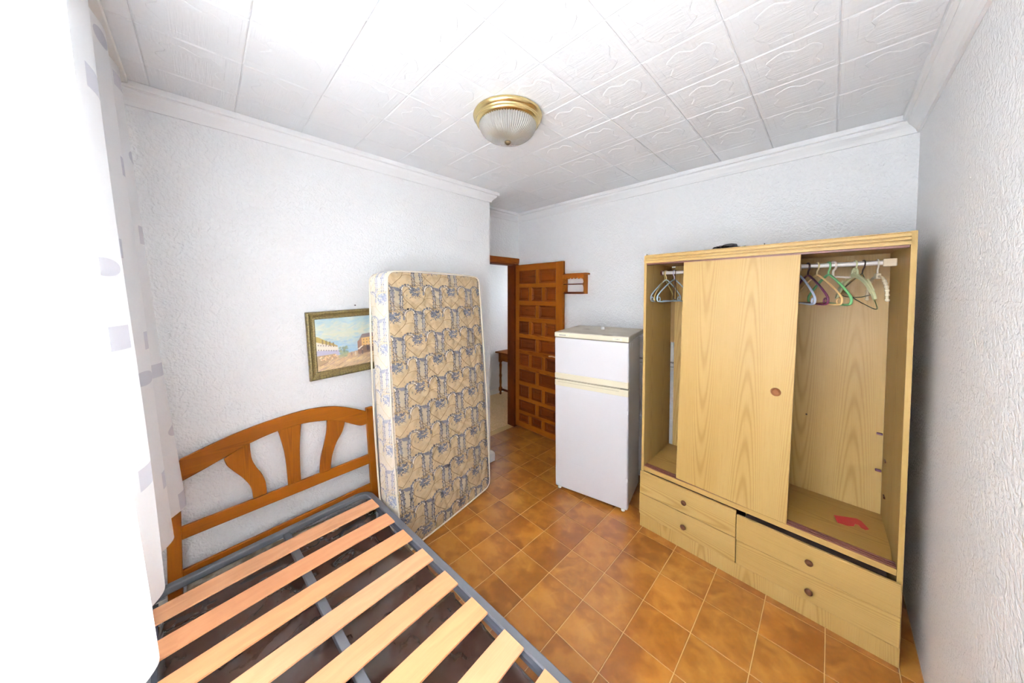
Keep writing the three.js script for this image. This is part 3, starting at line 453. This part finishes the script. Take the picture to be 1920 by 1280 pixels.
// ---------------------------------------------------------------- hall table
{
  const t = thing('console_table', 'wooden side table with turned legs in the hall beyond the doorway', 'table', [3.52, 0, -3.96]);
  const W = 0.45, L = 0.95, hgt = 0.73;
  part('tabletop', muv(box(-0.045, W + 0.04, hgt - 0.022, hgt, -0.012, L + 0.04, 0.005, 2), 2), redwood, t);
  part('apron', muv(merge(box(0.012, 0.03, 0.575, hgt - 0.022, 0.05, L - 0.03), box(W - 0.03, W - 0.012, 0.575, hgt - 0.022, 0.05, L - 0.03), box(0.03, W - 0.03, 0.575, hgt - 0.022, 0.03, 0.05), box(0.03, W - 0.03, 0.575, hgt - 0.022, L - 0.05, L - 0.03)), 2), redwood, t);
  const leg = merge(lathe([[0, 0.1], [0.018, 0.1], [0.022, 0.12], [0.016, 0.15], [0.02, 0.22], [0.017, 0.28], [0.023, 0.32], [0.016, 0.36], [0.018, 0.44], [0.023, 0.5], [0.018, 0.53], [0.022, 0.56], [0, 0.56]], 16), box(-0.023, 0.023, 0.555, hgt - 0.022, -0.023, 0.023), box(-0.021, 0.021, 0.06, 0.12, -0.021, 0.021), lathe([[0, 0], [0.014, 0], [0.02, 0.02], [0.016, 0.05], [0.018, 0.062], [0, 0.062]], 16));
  for (const [x, z] of [[0.022, 0.05], [W - 0.022, 0.05], [0.022, L - 0.03], [W - 0.022, L - 0.03]]) part('leg', muv(leg.clone(), 1, x, z).translate(x, 0, z), redwood, t);
  for (const x of [0.01, W - 0.034]) part('stretcher', muv(box(x, x + 0.024, 0.075, 0.105, 0.07, L - 0.05, 0.003), 2), redwoodDark, t);
}

// ---------------------------------------------------------------- refrigerator
{
  const t = thing('refrigerator', 'white two-door refrigerator with cream top standing between the door and wardrobe', 'refrigerator', [2.216, 0.0, -1.364], [0.02, -1.363, 0]);
  const w = 0.612, d = 0.54, hw = w / 2;
  const white = M({ color: 0xdcdce0, roughness: 0.32, clearcoat: 0.3, clearcoatRoughness: 0.2 }), cream = M({ color: 0xdcd6be, roughness: 0.4 }), sideM = M({ color: 0xd0ccc2, roughness: 0.45 });
  const dirt = texture(256, 256, 0.7, 0.7, (a, b) => { const n = fbm(a * 7, b * 7, 13, 4, 7, 7), k = sst(0.6, 0.75, fbm(a * 5 + 2, b * 5, 19, 4, 5, 5)); return mix3(mix3([200, 192, 176], [178, 168, 148], n), [108, 94, 76], k * 0.4); });
  part('body', muv(box(-hw + 0.004, hw - 0.004, 0.035, 1.335, -0.41, -0.046, 0.006, 2), 1), sideM, t);
  part('top', muv(box(-hw, hw, 1.337, 1.378, -d - 0.004, 0, 0.008, 3), 2), M({ map: dirt, color: 0xffffff, roughness: 0.45 }), t);
  part('top_trim', muv(box(-hw - 0.0006, hw + 0.0006, 1.3365, 1.374, -0.03, 0.0015, 0.006, 3), 0), cream, t);
  const up = part('upper_door', muv(box(-hw, hw, 1.022, 1.331, -0.045, 0, 0.012, 3), 1), white, t);
  part('handle_strip', muv(box(-hw - 0.0006, hw + 0.0006, 0.978, 1.03, -0.045, 0.0012, 0.008, 3), 0), cream, up);
  const lo = part('lower_door', muv(box(-hw, hw, 0.028, 0.945, -0.045, 0, 0.012, 3), 1), white, t);
  part('handle_strip', muv(box(-hw - 0.0006, hw + 0.0006, 0.915, 0.97, -0.045, 0.0012, 0.008, 3), 0), cream, lo);
  const seam = M({ color: 0x6f6b5c, roughness: 0.8 });
  for (const [a, b] of [[0.968, 0.98], [1.329, 1.338]]) part('door_gap', box(-hw + 0.006, hw - 0.006, a, b, -0.044, -0.004), seam, t);
  const gripM = M({ color: 0xa8a187, roughness: 0.6 }); part('grip', box(-hw + 0.03, hw - 0.06, 0.974, 0.978, -0.002, 0.004, 0.001), gripM, lo); part('grip', box(-hw + 0.03, hw - 0.07, 0.952, 0.9545, -0.001, 0.0025, 0.001), gripM, lo);
  const lineM = M({ color: 0xdcdce2, roughness: 0.5 }); part('recess_line', box(-hw + 0.03, hw - 0.03, 0.885, 0.8875, 0, 0.0015), lineM, lo); part('recess_line', box(-hw + 0.012, hw - 0.1, 0.262, 0.2645, 0, 0.0012), lineM, lo);
  for (const y of [0.255, 0.78]) part('hinge_chip', box(hw - 0.018, hw + 0.0018, y, y + 0.03, -0.02, 0.0015, 0.001), white, lo);
  for (const x of [-hw + 0.03, hw - 0.04]) part('foot', lathe([[0, 0.001], [0.014, 0.001], [0.016, 0.006], [0.016, 0.016], [0.008, 0.018], [0.008, 0.04], [0, 0.04]], 16).translate(x, 0, -0.03), whitePlastic, t);
  for (const x of [-hw + 0.04, hw - 0.04]) part('foot', lathe([[0, -0.006], [0.016, -0.006], [0.016, 0.01], [0.008, 0.012], [0.008, 0.04], [0, 0.04]], 16).translate(x, -0.004, -0.36), whitePlastic, t);
  const print = (name, x0, x1, y0, y1, draw) => part(name, new THREE.PlaneGeometry(x1 - x0, y1 - y0).translate((x0 + x1) / 2, (y0 + y1) / 2, 0.0024), M({ map: canvasTexture(256, 64, (c, W, Hh) => { c.fillStyle = '#efead2'; c.fillRect(0, 0, W, Hh); draw(c, W, Hh); }), roughness: 0.45 }), t);
  print('badge', -hw + 0.028, -hw + 0.128, 1.3435, 1.3645, (c, W, Hh) => { c.fillStyle = '#9a978c'; c.fillRect(38, 14, 156, 36); c.strokeStyle = '#dcd8c6'; c.lineWidth = 4; for (let i = 0; i < 8; i++) { c.beginPath(); c.arc(54 + i * 18, 32, 6, 0, 6.3); c.stroke(); } c.fillStyle = '#a8a596'; c.fillRect(8, 16, 8, 30); c.fillRect(222, 16, 8, 34); });
  print('badge', hw - 0.118, hw - 0.048, 1.343, 1.364, (c, W, Hh) => { c.fillStyle = '#8c897e'; c.font = 'bold 46px sans-serif'; c.textAlign = 'center'; c.textBaseline = 'middle'; c.fillText('I-MAT', W / 2, Hh / 2); });
  for (const [z, y, s] of [[-0.07, 1.322, 1], [-0.135, 1.31, 1.35]]) part('paint_chip', extrude(poly([[-0.008, 0], [0.009, 0.002], [0.006, -0.02 * s], [0.0, -0.036 * s], [-0.006, -0.022 * s]]), 0.0016, 0).rotateY(Math.PI / 2).translate(hw - 0.0046, y, z), whitePlastic, t);
  const k = thing('bottle_cap', 'small white cap lying on top of the refrigerator', 'cap', [2.52, 1.384, -1.425]);
  part('cap', lathe([[0, 0], [0.016, 0], [0.0165, 0.004], [0.015, 0.02], [0.012, 0.0225], [0, 0.0235]], 20), M({ color: 0xffffff, roughness: 0.3 }), k);
}
{ // white box on the wall behind the wardrobe edge
  const t = thing('wall_box', 'white plastic box on the wall between refrigerator and wardrobe', 'wall unit', [XR, 1.05, -1.24]);
  part('cover', box(-0.05, 0, 0.07, 0.262, 0, 0.31, 0.006, 2), M({ color: 0xfafaf8, roughness: 0.3 }), t);
  for (const y of [0.032, 0]) part('base', box(-0.062, 0, y, y + 0.027, -0.006, 0.316, 0.005, 2), M({ color: 0xf4f4f0, roughness: 0.3 }), t);
  part('seam', box(-0.044, 0, 0.005, 0.08, 0.004, 0.306), M({ color: 0x706a60, roughness: 0.7 }), t);
}

// ---------------------------------------------------------------- wardrobe
const WX = 2.256, WZ = -0.955, WR = -1.6053, wardrobeAt = new THREE.Matrix4().makeRotationY(WR).setPosition(WX, 0, WZ);
const W3 = (u, y, w) => V(u, y, -w).applyMatrix4(wardrobeAt);
{
  const t = thing('wardrobe', 'light oak veneer wardrobe with one sliding door and four drawers', 'wardrobe', [WX, 0, WZ], [0, WR, 0]);
  const W = 1.218, H = 1.976, D = 0.51;   // local x along the front, local -z into the depth
  const side = (x, th, turn, y1) => { const g = muv(box(0, th, 0, y1, -D, 0, 0.0015), 1, Math.min(x, 0.6) + 0.52, 0.06); g.rotateY(turn); return g.translate(x, 0, 0); };
  part('side_panel', side(0.003, 0.018, 0.036, H - 0.002), oak, t);
  const rs = part('side_panel', side(W - 0.02, 0.019, 0.06, H + 0.002), oak, t);
  part('top_board', muv(box(0, W - 0.024, H - 0.05, H - 0.032, -D, -0.004), 0, 0.1, 0.5), oak, t);
  const fas = [[0.004, 0], [0.016, 0], [0.016, 0.014], [0.01, 0.0165], [0.01, 0.0195], [0.016, 0.022], [0.016, 0.029], [0.01, 0.0315], [0.01, 0.0345], [0.017, 0.037], [0.017, 0.05], [0.011, 0.0545], [0.011, 0.058], [-0.01, 0.058], [-0.01, 0.0]];
  part('fascia', muv(extrude(poly(fas.map(([z, y]) => [-z, y])), W - 0.02 - 0.02, 0).rotateY(Math.PI / 2).translate(0.02, 1.917, 0.0), 0, 0.3, 0.7), oak, t);
  part('back_panel', muv(box(0.034, W - 0.051, 0.1, H - 0.05, -D + 0.006, -D + 0.011), 1, 0.55, 0), oak, t);
  part('floor_board', muv(box(-0.005, W - 0.03, 0.424, 0.444, -D + 0.011, -0.05), 0, 0.6, 0.5), M({ map: oakMap, roughness: 0.5, color: 0xf2e6cc }), t);
  part('partition', muv(box(0.585, 0.601, 0.444, H - 0.05, -D + 0.011, -0.09), 1, 0.2), oak, t);
  const rail = part('front_rail', muv(box(0.021, W - 0.02, 0.412, 0.443, -0.052, -0.002, 0.002), 0, 0.4, 0.1), oak, t);
  const track = M({ color: 0x5c2f22, roughness: 0.4 });
  part('track', box(0.021, W - 0.022, 0.4425, 0.4445, -0.05, -0.007), track, t); for (const z of [-0.012, -0.029, -0.046]) part('track_rib', box(0.021, W - 0.022, 0.4445, 0.45, z - 0.0035, z + 0.0035, 0.0012), track, t);
  part('upper_track', box(0.021, W - 0.022, 1.908, 1.917, -0.052, -0.004), track, t);
  { // hanging slightly askew
    const dw = 0.573, d0 = 0.445, d1 = 1.914, door = part('sliding_door', muv(box(-dw / 2, dw / 2, d0, d1, -0.016, 0, 0.0015), 1, 0.315, 0.05).translate(0, -1.18, 0), oak, t);
    door.position.set(0.54, 1.18, -0.006); door.rotation.z = -0.0168;
    door.scale.set(1, 1, 1);
    const pull = part('finger_pull', lathe([[0, 0.0005], [0.012, 0.0005], [0.015, 0.001], [0.0165, 0.0045], [0.0205, 0.005], [0.0225, 0.003], [0.023, 0]], 28).rotateX(Math.PI / 2), M({ color: 0x6b3f1c, roughness: 0.5, specularIntensity: 0.4 }), door);
    pull.position.set(0.213, -0.018, 0.0005); pull.userData.label = 'round brown recessed finger pull';
  }
  const knobG = lathe([[0, 0.026], [0.006, 0.0255], [0.012, 0.023], [0.0155, 0.019], [0.0165, 0.015], [0.014, 0.011], [0.008, 0.007], [0.007, 0], [0, 0]], 24).rotateX(Math.PI / 2);
  const knobM = M({ color: 0x4c2a14, roughness: 0.45, specularIntensity: 0.5 });
  const drawer = (x0, x1, y0, y1, kx, ky, z, tilt, o) => { const dr = part('drawer', muv(box(x0, x1, y0, y1, -0.018, 0, 0.004, 2), 0, o, o * 0.9), oak, t); dr.position.z = z; dr.rotation.x = tilt; part('knob', knobG, knobM, dr).position.set(kx, ky, 0); return dr; };
  drawer(0.002, 0.5895, 0.2475, 0.4095, 0.305, 0.324, 0.018, 0, 0.12); drawer(0.0, 0.59, 0.094, 0.2435, 0.303, 0.159, 0.018, 0, 0.31);
  drawer(0.593, 1.213, 0.243, 0.393, 0.91, 0.313, 0.024, 0, 0.47); drawer(0.593, 1.214, 0.094, 0.239, 0.912, 0.155, 0.018, 0, 0.66);
  for (const [a, b] of [[0.05, 0.56], [0.63, 1.17]]) part('drawer_box', box(a, b, 0.12, 0.38, -0.4, -0.02), darkGap, t);
  part('plinth', muv(merge(box(0.004, W - 0.004, 0.001, 0.0925, -0.016, 0.012)), 1, -0.01, 0.3), oak, t);
  const rodM = M({ color: 0xe6e2e2, roughness: 0.3, metalness: 0.2 });
  const rod = (a, b, end) => { const r = part('hanging_rod', new THREE.CylinderGeometry(0.0125, 0.0125, b - a, 18).rotateZ(Math.PI / 2).translate((a + b) / 2, 1.862, -0.28), rodM, t); if (end) part('rod_bracket', box(b - 0.035, b + 0.012, 1.842, 1.881, -0.298, -0.262, 0.004, 2), M({ color: 0xd8c9ae, roughness: 0.5 }), r); else part('rod_bracket', new THREE.CylinderGeometry(0.02, 0.02, 0.014, 20).rotateZ(Math.PI / 2).translate(a + 0.004, 1.862, -0.28), track, r); };
  rod(0.012, 0.585, false); rod(0.601, 1.166, true);
  for (const [x, y, z] of [[1.181, 0.789, -0.4], [1.18, 0.596, -0.39]]) part('shelf_support', box(x - 0.012, x + 0.006, y - 0.004, y + 0.006, z - 0.02, z + 0.02, 0.003, 2), brownPlastic, t);
  for (const [y] of [[0.91], [0.7]]) part('shelf_support', box(1.14, 1.164, y - 0.004, y + 0.006, -0.488, -0.47, 0.003, 2), M({ color: 0x56304a, roughness: 0.4 }), t);
  part('screw_hole', new THREE.CylinderGeometry(0.005, 0.005, 0.002, 10).rotateX(Math.PI / 2).translate(0.846, 0.931, -D + 0.0125), darkGap, t);
  // edge of a warped strip seen in the gap beside the back panel
  part('backing_strip', muv(box(-0.012, 0.036, 1.3, H - 0.06, -D + 0.002, -D + 0.008), 1), M({ color: 0x7a5e34, roughness: 0.7 }), t);
}
{ // red scrap on the wardrobe floor
  const pts = [[0.987, 0.291], [1.074, 0.344], [1.093, 0.335], [1.12, 0.275], [1.108, 0.256], [1.09, 0.262], [1.082, 0.282], [1.07, 0.281], [1.065, 0.249], [1.042, 0.231], [1.004, 0.224]];
  const t = thing('door_hanger_tag', 'red flat plastic tag with a notch on the wardrobe floor', 'tag', [WX, 0.4445, WZ], [0, WR, 0]);
  part('tag', extrude(poly(pts), 0.0024, 0.0006, 1).rotateX(-Math.PI / 2), M({ color: 0x9c1824, roughness: 0.5 }), t);
}
{ // dark bag on top of the wardrobe
  const g = new THREE.IcosahedronGeometry(0.5, 24), p = g.attributes.position;
  for (let i = 0; i < p.count; i++) { const v = V(p.getX(i), p.getY(i), p.getZ(i)).normalize(), n = fbm(v.x * 5 + v.z * 3, v.y * 5 + v.z * 2, 31, 4), q = 0.5 * (0.55 + n * 0.9); p.setXYZ(i, v.x * q * 0.2, Math.max(0, v.y * q * 0.1 + 0.026), v.z * q * 0.24); }
  g.deleteAttribute('uv'); g.deleteAttribute('normal'); const gg = mergeVertices(g, 1e-5); gg.computeVertexNormals();
  const a = W3(0.487, 1.944, 0.14), t = thing('plastic_bag', 'crumpled black plastic bag lying on top of the wardrobe', 'bag', [a.x, a.y, a.z], [0, WR, 0]);
  const b = part('bag', gg, M({ color: 0x1d1716, roughness: 0.4 }), t); b.scale.set(1, 0.82, 1);
}

for (const [u, w, label, q] of [[0.012, 0.02, 'tiny black scrap on the left front corner of the wardrobe top', 1], [0.672, 0.1, 'tiny black scrap on the wardrobe top right of the black bag', 1.3]]) {
  const a = W3(u, u < 0.1 ? 1.9755 : 1.9445, w), t = thing('scrap', label, 'scrap', [a.x, a.y, a.z], [0, u * 9, 0]);
  part('scrap', extrude(poly([[-0.012, 0], [0.01, 0], [0.014, 0.006 * q], [0.004, 0.011 * q], [-0.004, 0.007 * q], [-0.011, u < 0.1 ? 0.009 : 0.05]]), 0.006, 0.001, 1), M({ color: 0x1d1716, roughness: 0.6 }), t);
}

// ---------------------------------------------------------------- clothes hangers
{
  const mats = {}; const mat = (c) => mats[c] ??= M({ color: c, roughness: 0.38 });
  const hookPts = (drop) => { const s = []; for (let i = 0; i <= 10; i++) { const a = Math.PI * (1.12 - i * 0.118); s.push([0.0165 * Math.cos(a), -0.0165 + 0.0165 * Math.sin(a) + 0.003, 0]); } s.push([0.012, -0.034, 0], [0.002, -0.046, 0], [0, -drop, 0]); return s; };
  function make(name, label, o) {
    const p = W3(o.u, 1.876, 0.28), t = thing(name, label, 'hanger', [p.x, p.y, p.z], [0, WR + Math.PI / 2 - o.turn, 0], 'clothes hangers on the wardrobe rods');   // local +x points out of the wardrobe
    t.rotation.set(0, WR - Math.PI / 2 - o.turn, o.roll ?? 0, 'YXZ');
    const r = o.r ?? 0.0045;
    part('hook', tube(hookPts(0.07), o.hookR ?? r * 0.8, 30, 8), mat(o.hook ?? o.color), t);
    if (o.kind === 'tube') {
      part('body', tube([[0, -0.068, 0], [0.05, -0.088, 0], [0.12, -0.13, 0], [0.185, -0.178, 0], [0.203, -0.2, 0], [0.2, -0.222, 0], [0.182, -0.23, 0], [0, -0.228, 0], [-0.182, -0.23, 0], [-0.2, -0.222, 0], [-0.203, -0.2, 0], [-0.185, -0.178, 0], [-0.12, -0.13, 0], [-0.05, -0.088, 0]], r, 110, 8, true), mat(o.color), t);
      if (o.loop) for (const s of [-1, 1]) part('end_loop', new THREE.TorusGeometry(0.016, r * 0.8, 8, 18).translate(s * 0.182, -0.214, 0), mat(o.color), t);
    } else if (o.kind === 'wire') {
      part('body', tube([[0, -0.07, 0], [0.03, -0.085, 0], [0.19, -0.19, 0], [0.205, -0.205, 0], [0.19, -0.212, 0], [-0.19, -0.212, 0], [-0.205, -0.205, 0], [-0.19, -0.19, 0], [-0.03, -0.085, 0]], r, 110, 6, true), mat(o.color), t);
    } else if (o.kind === 'shoulder') {
      const s = [...smooth([[0, -0.058], [0.04, -0.076], [0.1, -0.108], [0.16, -0.165], [0.178, -0.2]], 16), [0.166, -0.206], ...smooth([[0.146, -0.178], [0.092, -0.126], [0.036, -0.096], [0, -0.088]], 14)], full = [...s, ...s.slice(1, -1).reverse().map(([x, y]) => [-x, y])];
      part('body', extrude(poly(full), 0.012, 0.003, 1).translate(0, 0, -0.006), mat(o.color), t);
      for (const q of [-1, 1]) part('strap_hook', extrude(poly([[0.1, -0.1], [0.112, -0.112], [0.15, -0.16], [0.144, -0.166], [0.132, -0.146]].map(([x, y]) => [x * q + q * 0.012, y + 0.002])), 0.007, 0.001, 1).translate(0, 0, -0.0035), mat(o.color), t);
      part('neck_loop', tube([[0.024, -0.075, 0], [0.02, -0.048, 0], [0.0, -0.036, 0], [-0.02, -0.048, 0], [-0.024, -0.075, 0]], 0.005, 24, 8), mat(o.color), t);
      if (o.bar) part('trouser_bar', tube([[-0.14, -0.18, 0], [-0.06, -0.192, 0], [0.06, -0.192, 0], [0.14, -0.18, 0]], 0.0022, 24, 6), mat(o.bar), t);
    } else if (o.kind === 'bead') {
      const arm = []; for (let i = 0; i <= 9; i++) { const f = i / 9; arm.push([0.03 + 0.12 * Math.sin(f * 1.5), -0.085 - 0.11 * f * f - 0.01 * f, 0]); }
      part('body', merge(box(-0.024, 0.024, -0.098, -0.068, -0.009, 0.009, 0.006, 2), ...[-1, 1].map((q) => tube(arm.map(([x, y]) => [x * q, y, 0]), 0.006, 30, 8))), mat(o.color), t);
      part('bead', merge(...[-1, 1].flatMap((q) => arm.slice(4).map(([x, y]) => new THREE.SphereGeometry(0.0085, 10, 8).translate(x * q, y, 0)))), mat(o.color), t).userData.kind = 'stuff';
    } else if (o.kind === 'stub') {
      part('body', tube([[0, -0.066, 0], [0.004, -0.078, 0], [0.03, -0.082, 0], [0.085, -0.088, 0]], r, 20, 8), mat(o.color), t);
    }
    return t;
  }
  // narrow left bay
  make('clothes_hanger', 'olive beige plastic hanger, first on the rod in the narrow left bay', { u: 0.038, turn: -0.05, color: 0x9c8a52, kind: 'tube', r: 0.005 });
  make('clothes_hanger', 'pale blue plastic hanger beside the wardrobe left panel', { u: 0.05, turn: 0.16, color: 0xb9cfe0, hook: 0xc9b78c, kind: 'tube', loop: true });
  make('clothes_hanger', 'thin dark brown hanger between two pale blue ones in the left bay', { u: 0.115, turn: -0.3, color: 0x4a2416, hook: 0x4a2416, kind: 'wire', r: 0.0032 });
  make('clothes_hanger', 'pale blue hanger with lilac hook half hidden by the sliding door', { u: 0.108, turn: 0.22, color: 0xa9c2d6, hook: 0xc4bfd8, kind: 'tube', loop: true });
  // wide right bay
  make('clothes_hanger', 'pale blue and lilac hanger right beside the sliding door edge', { u: 0.81, turn: -0.42, color: 0xc2d0e4, hook: 0xd6c8a2, kind: 'tube', loop: true, r: 0.0055 });
  make('clothes_hanger', 'dark purple plastic hanger with round end and trouser bar', { u: 0.848, turn: -0.48, color: 0x5a1f3c, hook: 0x33131c, kind: 'tube', loop: true, r: 0.0055 });
  make('clothes_hanger', 'cream tan plastic hanger hanging between purple and green ones', { u: 0.886, turn: -0.55, color: 0xd9b478, hook: 0xc9b888, kind: 'tube', loop: true, r: 0.005 });
  make('clothes_hanger', 'bright green plastic hanger in the wide right bay', { u: 0.933, turn: -0.47, color: 0x5f9a62, kind: 'tube', r: 0.006 });
  make('clothes_hanger', 'broken white hanger with only a hook and short arm', { u: 0.951, turn: -0.9, color: 0xe4d8cc, kind: 'stub', r: 0.0052, hookR: 0.0055 });
  make('clothes_hanger', 'pale green shoulder hanger with strap notches', { u: 1.034, turn: -0.42, color: 0xc3c79c, kind: 'shoulder', bar: 0x3c4020 });
  make('clothes_hanger', 'thin dark green wire hanger hanging crooked in the right bay', { u: 1.066, turn: -0.32, roll: -0.24, color: 0x3f4a1c, hook: 0x2a1a14, kind: 'wire', r: 0.0022, hookR: 0.003 });
  make('clothes_hanger', 'white hanger with beaded arms nearest the right end of the rod', { u: 1.114, turn: -0.2, color: 0xd9d0b4, hook: 0xe8e4da, kind: 'bead' });
}

renderer.render(scene, camera);
